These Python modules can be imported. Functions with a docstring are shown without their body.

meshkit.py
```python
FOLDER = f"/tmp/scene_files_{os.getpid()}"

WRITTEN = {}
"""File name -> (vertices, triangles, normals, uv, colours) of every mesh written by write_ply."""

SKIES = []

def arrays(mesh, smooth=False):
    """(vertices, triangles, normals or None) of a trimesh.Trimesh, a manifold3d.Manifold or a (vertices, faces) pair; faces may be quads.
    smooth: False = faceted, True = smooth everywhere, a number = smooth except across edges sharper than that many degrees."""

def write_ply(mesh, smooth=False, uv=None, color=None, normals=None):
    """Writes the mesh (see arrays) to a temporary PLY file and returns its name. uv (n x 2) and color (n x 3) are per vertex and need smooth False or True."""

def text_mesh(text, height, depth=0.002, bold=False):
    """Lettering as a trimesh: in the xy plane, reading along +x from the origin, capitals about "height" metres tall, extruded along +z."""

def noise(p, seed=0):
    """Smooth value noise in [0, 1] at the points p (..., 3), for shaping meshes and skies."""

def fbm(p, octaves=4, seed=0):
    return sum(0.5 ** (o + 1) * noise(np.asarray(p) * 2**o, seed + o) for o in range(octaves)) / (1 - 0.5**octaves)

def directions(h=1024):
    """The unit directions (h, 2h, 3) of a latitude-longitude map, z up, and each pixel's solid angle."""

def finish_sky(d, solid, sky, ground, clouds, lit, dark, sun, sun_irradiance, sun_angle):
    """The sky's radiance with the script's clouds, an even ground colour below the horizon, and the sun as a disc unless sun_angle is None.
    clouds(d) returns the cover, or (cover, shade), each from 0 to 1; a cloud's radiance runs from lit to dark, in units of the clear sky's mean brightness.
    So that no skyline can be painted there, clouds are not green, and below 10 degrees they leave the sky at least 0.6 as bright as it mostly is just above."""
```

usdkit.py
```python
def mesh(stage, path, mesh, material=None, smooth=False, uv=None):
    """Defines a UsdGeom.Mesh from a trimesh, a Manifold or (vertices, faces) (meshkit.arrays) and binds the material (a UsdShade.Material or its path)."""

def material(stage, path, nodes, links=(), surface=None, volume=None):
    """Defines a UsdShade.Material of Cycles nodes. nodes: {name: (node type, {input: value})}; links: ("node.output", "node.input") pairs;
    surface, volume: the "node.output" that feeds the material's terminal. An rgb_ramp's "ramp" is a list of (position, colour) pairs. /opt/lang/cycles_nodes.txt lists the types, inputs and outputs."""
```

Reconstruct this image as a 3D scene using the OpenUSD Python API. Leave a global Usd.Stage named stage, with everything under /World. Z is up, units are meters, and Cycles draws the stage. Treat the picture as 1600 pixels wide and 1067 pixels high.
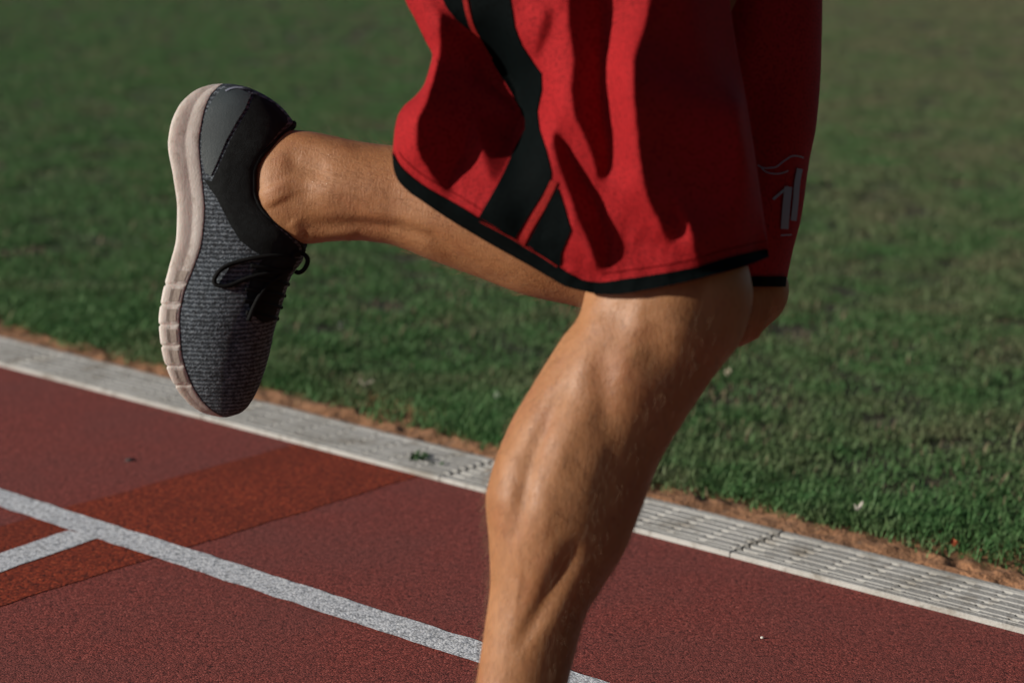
import math, numpy as np, trimesh, usdkit, meshkit
from pxr import Usd, UsdGeom, UsdLux, UsdShade, Sdf, Gf, Vt
from scipy.interpolate import CubicSpline, PchipInterpolator, RegularGridInterpolator
from scipy.spatial import Delaunay, cKDTree
import scipy.sparse as sp, scipy.sparse.linalg as spl
import manifold3d as m3
from shapely.geometry import Polygon, LineString, MultiPoint
import shapely

stage = Usd.Stage.CreateInMemory()
UsdGeom.SetStageUpAxis(stage, UsdGeom.Tokens.z); UsdGeom.SetStageMetersPerUnit(stage, 1)
UsdGeom.Xform.Define(stage, '/World'); UsdGeom.Scope.Define(stage, '/World/Looks')

# ------------------------------------------------------------------ camera
# the lens: F in units of 1/1600 of the picture's width; horizon and track direction measured from the photograph
ROLL = 1.0
_s = math.tan(math.radians(ROLL)); _x1, _y1 = -3377.0, -312.0
_x2 = (820 - (_y1 - _s*_x1))/(_s + .265); _y2 = 820 - .265*_x2
F = math.sqrt(-((_x1-800)*(_x2-800) + (_y1-533.5)*(_y2-533.5)))
HC = 0.878
def _ray(u, v): return np.array([u-800, v-533.5, F])
_a = _ray(_x1, _y1); _a /= np.linalg.norm(_a); _b = _ray(_x2, _y2); _b /= np.linalg.norm(_b)
_up = np.cross(_a, _b); _up /= np.linalg.norm(_up); _up = -_up if _up[1] > 0 else _up
_fw = np.array([0, 0, 1.0]); _fw = _fw - (_fw@_up)*_up; _fw /= np.linalg.norm(_fw)
_rt = np.cross(_fw, _up)
if _rt[0] < 0: _rt = -_rt
M = np.stack([_rt, _fw, _up])                      # camera (right, down, forward) -> world
CAM = np.array([0, 0, HC])
ALONG, ACROSS = M@_a, M@_b; ALONG[2] = 0; ACROSS[2] = 0   # along the track (away), across it (towards the lawn)
def U(u, v, Z):
    u, v, Z = np.broadcast_arrays(np.asarray(u, float), np.asarray(v, float), np.asarray(Z, float))
    c = np.stack([(u-800)/F*Z, (v-533.5)/F*Z, Z], -1)
    return c@M.T + CAM
def proj(P):
    c = (np.asarray(P)-CAM)@M
    return c[..., 0]/c[..., 2]*F+800, c[..., 1]/c[..., 2]*F+533.5
def ground(u, v, z=0.0):                           # (along, across) of the ground point seen there
    d = M@_ray(u, v); t = (z-HC)/d[2]; p = CAM+d*t
    return np.array([p@ALONG, p@ACROSS])
def G(al, ac, z=0.0):
    al, ac, z = np.broadcast_arrays(np.asarray(al, float), np.asarray(ac, float), np.asarray(z, float))
    return al[..., None]*ALONG + ac[..., None]*ACROSS + z[..., None]*np.array([0, 0, 1.0])

cam = UsdGeom.Camera.Define(stage, '/World/camera')
cam.CreateHorizontalApertureAttr(36.0); cam.CreateVerticalApertureAttr(36.0*682/1024)
cam.CreateFocalLengthAttr(36.0*F/1600); cam.CreateClippingRangeAttr(Gf.Vec2f(0.05, 2000))
cam.CreateFStopAttr(4.2); cam.CreateFocusDistanceAttr(2.36)
cam.CreateExposureAttr(0.1)
_R = np.eye(4); _R[0, :3] = M@[1, 0, 0]; _R[1, :3] = M@[0, -1, 0]; _R[2, :3] = M@[0, 0, -1]; _R[3, :3] = CAM
UsdGeom.Xformable(cam).AddTransformOp().Set(Gf.Matrix4d(*_R.ravel().tolist()))

# ------------------------------------------------------------------ sun and sky
SUN_AZ, SUN_EL = math.radians(74.5), math.radians(18.6)     # from the left, a little to the camera's side
TO_SUN = np.array([-math.sin(SUN_AZ)*math.cos(SUN_EL), -math.cos(SUN_AZ)*math.cos(SUN_EL), math.sin(SUN_EL)])
sun = UsdLux.DistantLight.Define(stage, '/World/sun')
sun.CreateIntensityAttr(1.25); sun.CreateAngleAttr(0.5); sun.CreateNormalizeAttr(True); sun.CreateColorAttr(Gf.Vec3f(1, .915, .80))
_z = TO_SUN; _x = np.cross([0, 0, 1], _z); _x /= np.linalg.norm(_x); _y = np.cross(_z, _x)
_R = np.eye(4); _R[0, :3] = _x; _R[1, :3] = _y; _R[2, :3] = _z
UsdGeom.Xformable(sun).AddTransformOp().Set(Gf.Matrix4d(*_R.ravel().tolist()))
sky = UsdLux.DomeLight.Define(stage, '/World/sky')
skym = usdkit.material(stage, '/World/Looks/sky', {
    'sky': ('sky_texture', {'sky_type': 'single_scattering', 'sun_disc': False, 'air_density': .6, 'aerosol_density': .4, 'sun_elevation': SUN_EL, 'sun_rotation': math.atan2(TO_SUN[0], TO_SUN[1])}),
    'bg': ('background_shader', {'strength': 0.05})}, [('sky.color', 'bg.color')], surface='bg.background')
UsdShade.MaterialBindingAPI.Apply(sky.GetPrim()).Bind(skym)

# ------------------------------------------------------------------ helpers
def key(prim, **k):
    p = prim.GetPrim() if hasattr(prim, 'GetPrim') else prim
    for n, v in k.items(): p.SetCustomDataByKey(n, v)
    return p
def path_for(name, parent=None):
    base = (str(parent.GetPath()) if parent is not None else '/World') + '/' + name
    if not stage.GetPrimAtPath(base): return base
    i = 1
    while stage.GetPrimAtPath(f'{base}_{i:03d}'): i += 1
    return f'{base}_{i:03d}'
def obj(name, mesh, mat, parent=None, smooth=False, **k):
    return key(usdkit.mesh(stage, path_for(name, parent), mesh, mat, smooth=smooth), **k)
def xform(name, parent=None, **k):
    return key(UsdGeom.Xform.Define(stage, path_for(name, parent)), **k)
def tm(v, f): return trimesh.Trimesh(np.asarray(v, float), np.asarray(f, int), process=False)
def cat(ms): return trimesh.util.concatenate(ms)
def grid_faces(nu, nv, wrap=False):
    i, j = np.meshgrid(np.arange(nu - (0 if wrap else 1)), np.arange(nv-1), indexing='ij')
    a = i*nv+j; b = ((i+1) % nu)*nv+j
    q = np.stack([a, b, b+1, a+1], -1).reshape(-1, 4)
    return np.vstack([q[:, [0, 1, 2]], q[:, [0, 2, 3]]])
def mani(m): return m3.Manifold(m3.Mesh(np.asarray(m.vertices, np.float32), np.asarray(m.faces, np.uint32)))
def tube(pts, r, n=8, close=True):
    pts = np.asarray(pts, float); r = np.broadcast_to(r, len(pts))
    T = np.gradient(pts, axis=0); T /= np.linalg.norm(T, axis=1, keepdims=True)+1e-12
    ref = np.array([0, 0, 1.0]) if abs(T[0, 2]) < .9 else np.array([1.0, 0, 0])
    rings = []
    for p, t, rr in zip(pts, T, r):
        x = ref-(ref@t)*t; x /= np.linalg.norm(x); y = np.cross(t, x); ref = x
        a = np.arange(n)/n*2*np.pi
        rings.append(p+rr*(np.cos(a)[:, None]*x+np.sin(a)[:, None]*y))
    V = np.array(rings); N = len(pts)
    f = []
    for i in range(N-1):
        for j in range(n):
            k = (j+1) % n
            f += [[i*n+j, i*n+k, (i+1)*n+k], [i*n+j, (i+1)*n+k, (i+1)*n+j]]
    V = V.reshape(-1, 3)
    if close:
        V = np.vstack([V, pts[0], pts[-1]])
        for j in range(n):
            k = (j+1) % n
            f += [[N*n, k, j], [N*n+1, (N-1)*n+j, (N-1)*n+k]]
    return tm(V, f)
def spl2(pts, n):
    pts = np.asarray(pts, float); d = np.r_[0, np.cumsum(np.linalg.norm(np.diff(pts, axis=0), axis=1))]
    return CubicSpline(d/d[-1], pts)(np.linspace(0, 1, n))
def fn(pairs):
    a = np.array(sorted(pairs), float); return PchipInterpolator(a[:, 0], a[:, 1], extrapolate=True)
def curve(pts, n):                                  # smooth polyline without overshoot
    pts = np.asarray(pts, float); d = np.r_[0, np.cumsum(np.linalg.norm(np.diff(pts, axis=0), axis=1))]
    return PchipInterpolator(d/d[-1], pts)(np.linspace(0, 1, n))
def drape(poly, surf, step=5.0):
    """a triangulated polygon of the pattern laid on surf(u, v) -> world"""
    if not isinstance(poly, Polygon): poly = Polygon(poly)
    poly = poly.buffer(0)
    b = np.array(poly.exterior.segmentize(step).coords)[:-1]
    for h in poly.interiors: b = np.vstack([b, np.array(h.segmentize(step).coords)[:-1]])
    x0, y0, x1, y1 = poly.bounds
    g = np.stack(np.meshgrid(np.arange(x0, x1, step), np.arange(y0, y1, step)), -1).reshape(-1, 2)
    inner = poly.buffer(-.55*step)
    g = g[shapely.contains_xy(inner, g[:, 0], g[:, 1])] if not inner.is_empty else g[:0]
    p = np.vstack([b, g]); t = Delaunay(p).simplices
    c = p[t].mean(1); t = t[shapely.contains_xy(poly.buffer(.01), c[:, 0], c[:, 1])]
    e1, e2 = p[t[:, 1]]-p[t[:, 0]], p[t[:, 2]]-p[t[:, 0]]
    ar = e1[:, 0]*e2[:, 1]-e1[:, 1]*e2[:, 0]; t = t[np.abs(ar) > 1e-6]; ar = ar[np.abs(ar) > 1e-6]
    t[ar > 0] = t[ar > 0][:, ::-1]
    return tm(surf(p[:, 0], p[:, 1]), t)
def stroke(pts, w): return LineString(np.asarray(pts, float)).buffer(w/2, cap_style='flat')

# ------------------------------------------------------------------ materials
def mat(name, color, rough=.6, noise=None, bump=None, spec=.5, sss=0, sheen=0, extra=None):
    """noise: (scale, other colour, low, high[, detail]) mixes in a second colour; bump: (scale, distance[, detail])"""
    n = {'p': ('principled_bsdf', {'base_color': color, 'roughness': rough, 'specular_ior_level': spec}), 'g': ('geometry', {})}
    l = []
    if sss: n['p'][1].update({'subsurface_weight': sss, 'subsurface_radius': (1, .35, .2), 'subsurface_scale': .006})
    if sheen: n['p'][1].update({'sheen_weight': sheen, 'sheen_roughness': .5})
    src = None
    for i, nz in enumerate(noise or ()):
        n[f'n{i}'] = ('noise_texture', {'scale': nz[0], 'detail': nz[4] if len(nz) > 4 else 4.0, 'roughness': .6})
        n[f'r{i}'] = ('rgb_ramp', {'ramp': [(nz[2], (0, 0, 0)), (nz[3], (1, 1, 1))]})
        n[f'm{i}'] = ('mix', {'mix_type': 'mix', 'color1': color, 'color2': nz[1]})
        l += [('g.position', f'n{i}.vector'), (f'n{i}.fac', f'r{i}.fac'), (f'r{i}.color', f'm{i}.fac')]
        if src: l.append((src, f'm{i}.color1'))
        src = f'm{i}.color'
    if src: l.append((src, 'p.base_color'))
    prev = None
    for i, b in enumerate(bump or ()):
        n[f'bn{i}'] = ('noise_texture', {'scale': b[0], 'detail': b[2] if len(b) > 2 else 3.0, 'roughness': .6})
        n[f'b{i}'] = ('bump', {'distance': b[1], 'strength': 1.0})
        l += [('g.position', f'bn{i}.vector'), (f'bn{i}.fac', f'b{i}.height')]
        if prev: l.append((prev, f'b{i}.normal'))
        prev = f'b{i}.normal'
    if prev: l.append((prev, 'p.normal'))
    return usdkit.material(stage, '/World/Looks/'+name, n, l, surface='p.BSDF')

def granular(name, c_lo, c_mid, c_hi, patch, cell=420, rough=.85):
    """rubber granules: each Voronoi cell its own tone, with relief between the cells"""
    n = {'g': ('geometry', {}),
         'v': ('voronoi_texture', {'scale': cell, 'feature': 'f1'}), 'sep': ('separate_color', {}),
         'r': ('rgb_ramp', {'ramp': [(0, c_lo), (.45, c_mid), (.8, c_mid), (1, c_hi)]}),
         'n2': ('noise_texture', {'scale': 5.0, 'detail': 5.0, 'roughness': .65}), 'r2': ('rgb_ramp', {'ramp': [(.38, (0, 0, 0)), (.68, (1, 1, 1))]}),
         'n3': ('noise_texture', {'scale': 150.0, 'detail': 4.0, 'roughness': .7}), 'r3': ('rgb_ramp', {'ramp': [(.32, (.36, .36, .36)), (.54, (1.06, 1.06, 1.06))]}), 'm3': ('mix', {'mix_type': 'multiply', 'fac': 1.0}),
         'vs': ('voronoi_texture', {'scale': 8.0}), 'rvs': ('rgb_ramp', {'ramp': [(0, (.45, .42, .42)), (.022, (.5, .48, .48)), (.045, (1, 1, 1))]}), 'mvs': ('mix', {'mix_type': 'multiply', 'fac': 1.0}),
         'm': ('mix', {'mix_type': 'mix', 'color2': patch}), 'k': ('math', {'math_type': 'multiply', 'value2': .6}),
         'b1': ('bump', {'distance': .0007, 'strength': .45}), 'b2': ('bump', {'distance': .0010, 'strength': .5, 'invert': True}),
         'p': ('principled_bsdf', {'roughness': rough, 'specular_ior_level': .3})}
    l = [('g.position', 'v.vector'), ('v.color', 'sep.color'), ('sep.r', 'r.fac'), ('g.position', 'n2.vector'), ('n2.fac', 'r2.fac'),
         ('r2.color', 'k.value1'), ('k.value', 'm.fac'), ('r.color', 'm.color1'), ('m.color', 'm3.color1'), ('n3.fac', 'r3.fac'), ('r3.color', 'm3.color2'), ('m3.color', 'mvs.color1'), ('g.position', 'vs.vector'), ('vs.distance', 'rvs.fac'), ('rvs.color', 'mvs.color2'), ('mvs.color', 'p.base_color'),
         ('g.position', 'n3.vector'), ('n3.fac', 'b1.height'), ('v.distance', 'b2.height'), ('b1.normal', 'b2.normal'), ('b2.normal', 'p.normal')]
    return usdkit.material(stage, '/World/Looks/'+name, n, l, surface='p.BSDF')

M_TRACK = granular('red_rubber', (.12, .026, .021), (.262, .055, .043), (.40, .105, .082), (.19, .058, .050))
M_PATCH = granular('orange_rubber', (.085, .011, .004), (.275, .037, .012), (.46, .085, .03), (.16, .022, .007), cell=300)
M_LINE = granular('worn_white_paint', (.40, .43, .48), (.74, .77, .81), (.85, .87, .89), (.56, .59, .64), cell=330, rough=.6)
M_CONC = mat('drain_concrete', (.42, .42, .405), .85, [(9, (.31, .305, .285), .42, .66), (60, (.17, .155, .135), .56, .75), (18, (.24, .22, .19), .55, .7)], [(260, .0012), (30, .001)])
M_SILT = mat('drain_silt', (.13, .115, .095), .95, [(40, (.24, .21, .17), .4, .65)], [(120, .003)])
M_DIRT = mat('bare_soil', (.44, .215, .105), .95, [(7, (.28, .145, .075), .42, .68), (60, (.15, .09, .055), .55, .72), (150, (.36, .22, .13), .6, .75)], [(35, .012, 6), (220, .003)])
M_THATCH = mat('turf_soil', (.030, .035, .018), 1.0, [(30, (.07, .055, .032), .45, .7)], [(60, .01, 6)])

# ------------------------------------------------------------------ ground, track, drain
PL = lambda u, v: ground(u, v)
A_LINE = np.mean([PL(0, 779.5)[1], PL(460, 926)[1], PL(748, 1021)[1]])          # distance across of the lane line
A_D0 = np.mean([PL(0, 571)[1], PL(400, 677)[1], PL(984, 830)[1], PL(1600, 990)[1]])
A_D1 = np.mean([PL(0, 527)[1], PL(1600, 932)[1]])
LW = .0525
def sheet(al, ac, z, dz=None, seed=0):
    A, C = np.meshgrid(al, ac, indexing='ij')
    zz = z if dz is None else z+dz(A, C)
    P = G(A, C, zz).reshape(-1, 3)
    f = grid_faces(len(al), len(ac))
    m = tm(P, f)
    if m.face_normals[:, 2].mean() < 0: m = tm(P, f[:, ::-1])
    return m
far = 300.0
obj('ground', sheet(np.linspace(-far, far, 5), np.linspace(-far, far, 5), -.035), M_THATCH, kind='structure')
obj('running_track', sheet(np.r_[-60, np.arange(-2, 7, .25), 60], np.linspace(A_D0-9.8, A_D0, 12), 0.0), M_TRACK, kind='structure')
# soil shoulder between drain and lawn
rng = np.random.default_rng(5)
def soil_dz(A, C):
    p = np.stack([A, C, 0*A], -1)
    t = np.clip((C-A_D1)/.10, 0, 1)
    return .012*(meshkit.fbm(p*9, 3, 2)-.5)*np.clip(t*4, 0, 1) + .016*(meshkit.fbm(p*38, 4, 4)-.5)*np.clip(t*4, 0, 1) - .018*np.clip((C-A_D1-.075)/.09, 0, 1)
A_S1 = A_D1+.34
obj('soil_shoulder', sheet(np.arange(-.6, 6.5, .008), np.linspace(A_D1+.001, A_S1, 44), -.004, soil_dz), M_DIRT, smooth=True, kind='structure')

# lines and the re-laid strip
def strip(p, q, w, z, n=60, jit=.0012, seed=0):
    """a painted line from p to q (along, across), slightly ragged at both edges"""
    r = np.random.default_rng(seed); p, q = np.array(p), np.array(q); L = np.linalg.norm(q-p); d = (q-p)/L; nn = np.array([-d[1], d[0]])
    s = np.linspace(0, L, n); e = [np.convolve(r.normal(0, jit, n+4), np.ones(3)/3, 'same')[2:-2] for _ in range(2)]
    a = p+s[:, None]*d+(w/2+e[0])[:, None]*nn; b = p+s[:, None]*d-(w/2+e[1])[:, None]*nn
    return two_edges(a, b, z)
def two_edges(a, b, z):
    n = len(a); pts = np.vstack([a, b]); P = G(pts[:, 0], pts[:, 1], z)
    i = np.arange(n-1); f = np.vstack([np.stack([i, i+1, n+i+1], 1), np.stack([i, n+i+1, n+i], 1)])
    m = tm(P, f); return m if m.face_normals[:, 2].mean() > 0 else tm(P, f[:, ::-1])
obj('lane_line', strip((-3, A_LINE), (9, A_LINE), LW, .0019, 1500, seed=1), M_LINE, label='long worn white lane line running diagonally across the red track', category='painted line')
s0, s1 = PL(140, 832), PL(0, 880)
sd = (s1-s0)/np.linalg.norm(s1-s0)
# start where the lane line's near edge is
s_in = s0+sd*((A_LINE-LW/2+.001-s0[1])/sd[1])
obj('start_line', strip(s_in, s_in+sd*3.0, .054, .0015, 400, seed=2), M_LINE, label='short white line branching off the lane line at the left edge', category='painted line')
u0, u1 = PL(440, 700), PL(0, 822); l0, l1 = PL(652, 744), PL(0, 946)
def edge(p, q, seed):
    d = (q-p)/np.linalg.norm(q-p); st = p+d*((A_D0-.002-p[1])/d[1]); s = np.linspace(0, 5, 500)
    r = np.random.default_rng(seed); e = np.convolve(r.normal(0, .003, 510), np.ones(5)/5, 'same')[5:-5]
    return st+s[:, None]*d+e[:, None]*np.array([-d[1], d[0]])
obj('surface_patch', two_edges(edge(u0, u1, 3), edge(l0, l1, 4), .0007), M_PATCH, label='orange strip of re-laid rubber crossing the red track under the white lines', category='track patch')

# slotted drain: every cover is a piece with longitudinal ribs, cross bars and open ends
drain = xform('drain_channel', label='pale slotted drain channel along the edge of the red track', category='drain')
j0, j1 = PL(735, 736)[0], PL(1182, 853)[0]
SEG = abs(j0-j1)
DW = A_D1-A_D0
NR = 6                                               # grooves
def boxm(a0, a1, c0, c1, z0, z1, bev=.0012):
    """box in track coordinates with a chamfered top"""
    b = min(bev, (a1-a0)/3, (c1-c0)/3)
    lo = [(a0, c0), (a1, c0), (a1, c1), (a0, c1)]; hi = [(a0+b, c0+b), (a1-b, c0+b), (a1-b, c1-b), (a0+b, c1-b)]
    P = [(x, y, z0) for x, y in lo]+[(x, y, z1-b) for x, y in lo]+[(x, y, z1) for x, y in hi]
    P = np.array(P); f = []
    for k in (0, 4):
        for i in range(4):
            j = (i+1) % 4; f += [[k+i, k+j, k+4+j], [k+i, k+4+j, k+4+i]]
    f += [[8, 9, 10], [8, 10, 11], [0, 2, 1], [0, 3, 2]]
    m = tm(G(P[:, 0], P[:, 1], P[:, 2]), f)
    return m if m.volume > 0 else tm(m.vertices, m.faces[:, ::-1])
ZT = .006
def grate(a0, a1, worn):
    ms = []; rim = .012; c0, c1 = A_D0+.0015, A_D1-.0015
    cw = (c1-c0-2*rim)/(2*NR+1)*1.0
    ms += [boxm(a0, a1, c0, c0+rim, -.03, ZT), boxm(a0, a1, c1-rim, c1, -.03, ZT)]
    pit = (c1-c0-2*rim)/NR; gw = pit*.36
    open_ = .013
    for k in range(NR+1):                            # ribs
        cc = c0+rim+k*pit
        lo, hi = (c0+rim, cc+pit/2-gw/2) if k == 0 else ((cc-pit/2+gw/2, c1-rim) if k == NR else (cc-pit/2+gw/2, cc+pit/2-gw/2))
        ms.append(boxm(a0+.0005, a1-.0005, lo, hi, -.03, ZT-.0007*(k % 2)*.5))
    per = .052; n = max(1, int(round((a1-a0-2*open_)/per))); per = (a1-a0-2*open_)/n
    floor = ZT-.0011 if not worn else ZT-.0007
    for k in range(NR):                              # groove floors between the holes
        cc = c0+rim+(k+.5)*pit
        for i in range(n):
            x0 = a0+open_+i*per
            ms.append(boxm(x0, x0+per*(.74 if not worn else .84), cc-gw/2-.0004, cc+gw/2+.0004, -.03, floor, .0003))
    for x0 in (a0+.0005, a1-.0045): ms.append(boxm(x0, x0+.004, c0+.002, c1-.002, -.03, -.018, .0003))
    u = m3.Manifold.batch_boolean([mani(m) for m in ms], m3.OpType.Add)
    for k in range(NR):                              # the open ends widen to diamonds at the joint
        cc = c0+rim+(k+.5)*pit; hw, hl = (pit*.46, .0115) if not worn else (pit*.30, .0042)
        for xe in (a0, a1):
            pz = [(xe-hl, cc), (xe, cc-hw), (xe+hl, cc), (xe, cc+hw)]
            pts = [G(x, y, z) for z in (-.05, .05) for x, y in pz]
            u = u-m3.Manifold.hull_points(np.array(pts))
    u = u.to_mesh()
    return tm(u.vert_properties[:, :3], u.tri_verts)
k0 = -4
for k in range(-4, 12):
    a0 = j1-abs(SEG)*0 + k*SEG; a1 = a0+SEG
    worn = a0 > j0-.02
    obj('grate', grate(a0+.001, a1-.001, worn), M_CONC, drain, **({'label': 'worn drain cover with slots filled by dirt'} if worn else {}))
obj('channel', sheet(np.linspace(j1-4*SEG, j1+12*SEG, 3), np.array([A_D0+.001, A_D1-.001]), -.022), mat('drain_depth', (.035, .034, .03), .95), drain)
M_SILT2 = mat('dark_silt', (.085, .078, .066), .95)
for k in range(-4, 12):
    a0 = j1+k*SEG
    if a0 <= j0-.02: obj('silt', sheet(np.arange(a0+.016, a0+SEG-.016, .01), np.linspace(A_D0+.010, A_D1-.010, 12), ZT-.0062, lambda A, C: .004*(meshkit.fbm(np.stack([A, C, 0*A], -1)*30, 3, 9)-.5)), M_SILT2, drain, kind='stuff')
obj('silt', sheet(np.arange(j0+.012, j1+12*SEG, .01), np.linspace(A_D0+.010, A_D1-.010, 12), ZT-.0036, lambda A, C: .0022*(meshkit.fbm(np.stack([A, C, 0*A], -1)*40, 3, 8)-.5)), M_SILT, drain, kind='stuff')

# ------------------------------------------------------------------ lawn
def grass_mat(name, green, green2, tan, brown_lo, brown_hi):
    n = {'g': ('geometry', {}), 'o': ('object_info', {}),
         'n1': ('noise_texture', {'scale': 2.6, 'detail': 5.0, 'roughness': .68}), 'r1': ('rgb_ramp', {'ramp': [(brown_lo, (0, 0, 0)), (brown_hi, (1, 1, 1))]}),
         'n2': ('noise_texture', {'scale': 45.0, 'detail': 2.0}), 'r2': ('rgb_ramp', {'ramp': [(.35, (0, 0, 0)), (.65, (1, 1, 1))]}),
         'ma': ('mix', {'mix_type': 'mix', 'color1': green, 'color2': green2}), 'mb': ('mix', {'mix_type': 'mix', 'color2': tan}),
         'k': ('math', {'math_type': 'multiply', 'value2': .62}), 'sx': ('separate_xyz', {}), 'mr': ('map_range', {'from_min': -.8, 'from_max': 3.2, 'to_min': -.12, 'to_max': .17, 'clamp': True}), 'ad': ('math', {'math_type': 'add'}),
         'd': ('principled_bsdf', {'roughness': .6, 'specular_ior_level': .25}), 't': ('translucent_bsdf', {}), 'mx': ('mix_closure', {'fac': .25})}
    l = [('g.position', 'n1.vector'), ('g.position', 'sx.vector'), ('sx.x', 'mr.value'), ('n1.fac', 'ad.value1'), ('mr.result', 'ad.value2'), ('ad.value', 'r1.fac'), ('g.position', 'n2.vector'), ('n2.fac', 'r2.fac'), ('r2.color', 'ma.fac'),
         ('ma.color', 'mb.color1'), ('r1.color', 'k.value1'), ('k.value', 'mb.fac'), ('mb.color', 'd.base_color'), ('mb.color', 't.color'),
         ('d.BSDF', 'mx.closure1'), ('t.BSDF', 'mx.closure2')]
    return usdkit.material(stage, '/World/Looks/'+name, n, l, surface='mx.closure')
M_GRASS = grass_mat('turf_green', (.072, .185, .060), (.122, .220, .085), (.25, .21, .135), .41, .66)
M_DRY = mat('dry_grass', (.20, .165, .10), .8, [(25, (.12, .09, .05), .4, .65)])
def tuft(seed, n, hmin, hmax, spread, w):
    r = np.random.default_rng(seed); V, Fc = [], []
    for i in range(n):
        x, y = r.uniform(-spread, spread, 2); h = r.uniform(hmin, hmax); a = r.uniform(0, 2*np.pi); lean = r.uniform(.25, 1.25)
        d = np.array([math.cos(a), math.sin(a), 0]); s = np.array([-d[1], d[0], 0]); ww = w*r.uniform(.7, 1.3)
        b = np.array([x, y, -.004]); pts = []
        for t in (0, .4, .75, 1.0):
            ang = lean*t
            pts.append(b+h*t*(math.sin(ang)*d+math.cos(ang)*np.array([0, 0, 1])))
        k = len(V)
        for t, p in zip((1, .95, .6), pts[:3]): V += [p-s*ww/2*t, p+s*ww/2*t]
        V.append(pts[3])
        Fc += [[k, k+1, k+3], [k, k+3, k+2], [k+2, k+3, k+5], [k+2, k+5, k+4], [k+4, k+5, k+6]]
    return tm(V, Fc)
lawn = UsdGeom.PointInstancer.Define(stage, '/World/grass')
key(lawn, kind='stuff', label='short green turf with brownish worn patches beyond the drain', category='grass')
protos = []
for i in range(6):
    protos.append(usdkit.mesh(stage, f'/World/grass/prototypes/tuft_{i+1:03d}', tuft(20+i, 62, .008, .019, .045, .0021), M_GRASS).GetPath())
for i in range(2):
    protos.append(usdkit.mesh(stage, f'/World/grass/prototypes/dry_tuft_{i+1:03d}', tuft(40+i, 16, .008, .022, .05, .0019), M_DRY).GetPath())
for i in range(2):
    protos.append(usdkit.mesh(stage, f'/World/grass/prototypes/edge_tuft_{i+1:03d}', tuft(50+i, 44, .013, .028, .035, .0022), M_GRASS).GetPath())
lawn.CreatePrototypesRel().SetTargets(protos)
def edge_of_lawn(al):                                # ragged border of the turf
    p = np.stack([al, 0*al, 0*al], -1)
    return A_D1+.094+.035*(meshkit.fbm(p*5, 3, 11)-.5)+.045*(meshkit.fbm(p*22, 3, 12)-.5)
rg = np.random.default_rng(9)
P, I, S, Q = [], [], [], []
def inside(al, ac, mu=130, mv=60):
    w = G(al, ac, 0.0); c = (w-CAM)@M; u = c[:, 0]/c[:, 2]*F+800; v = c[:, 1]/c[:, 2]*F+533.5
    pad = 1+.0*u
    return (c[:, 2] > .5) & (u > -mu) & (u < 1600+mu) & (v > -mv) & (v < 1250), c[:, 2]
def scatter(n, box, choose, keepf, size):
    al = rg.uniform(*box[0], n); ac = rg.uniform(*box[1], n)
    ok, Z = inside(al, ac); ok &= keepf(al, ac, Z, rg.random(n))
    al, ac, Z = al[ok], ac[ok], Z[ok]; m = len(al)
    w = G(al, ac, 0.0); w[:, 2] = .012*(meshkit.fbm(np.stack([al, ac, 0*al], -1)*3.5, 3, 21)-.5)
    P.append(w); I.append(rg.choice(choose, m)); S.append(rg.uniform(*size, m)); Q.append(rg.uniform(0, 2*np.pi, m))
BOX = ((-1, 13), (A_D1, A_D1+12))
dens = 620
area = (BOX[0][1]-BOX[0][0])*(BOX[1][1]-BOX[1][0])
scatter(int(dens*area), BOX, np.arange(6), lambda a, c, Z, r: (c > edge_of_lawn(a)) & (r < np.clip(1.25-Z/12, .35, 1)), (.68, 1.12))
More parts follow.
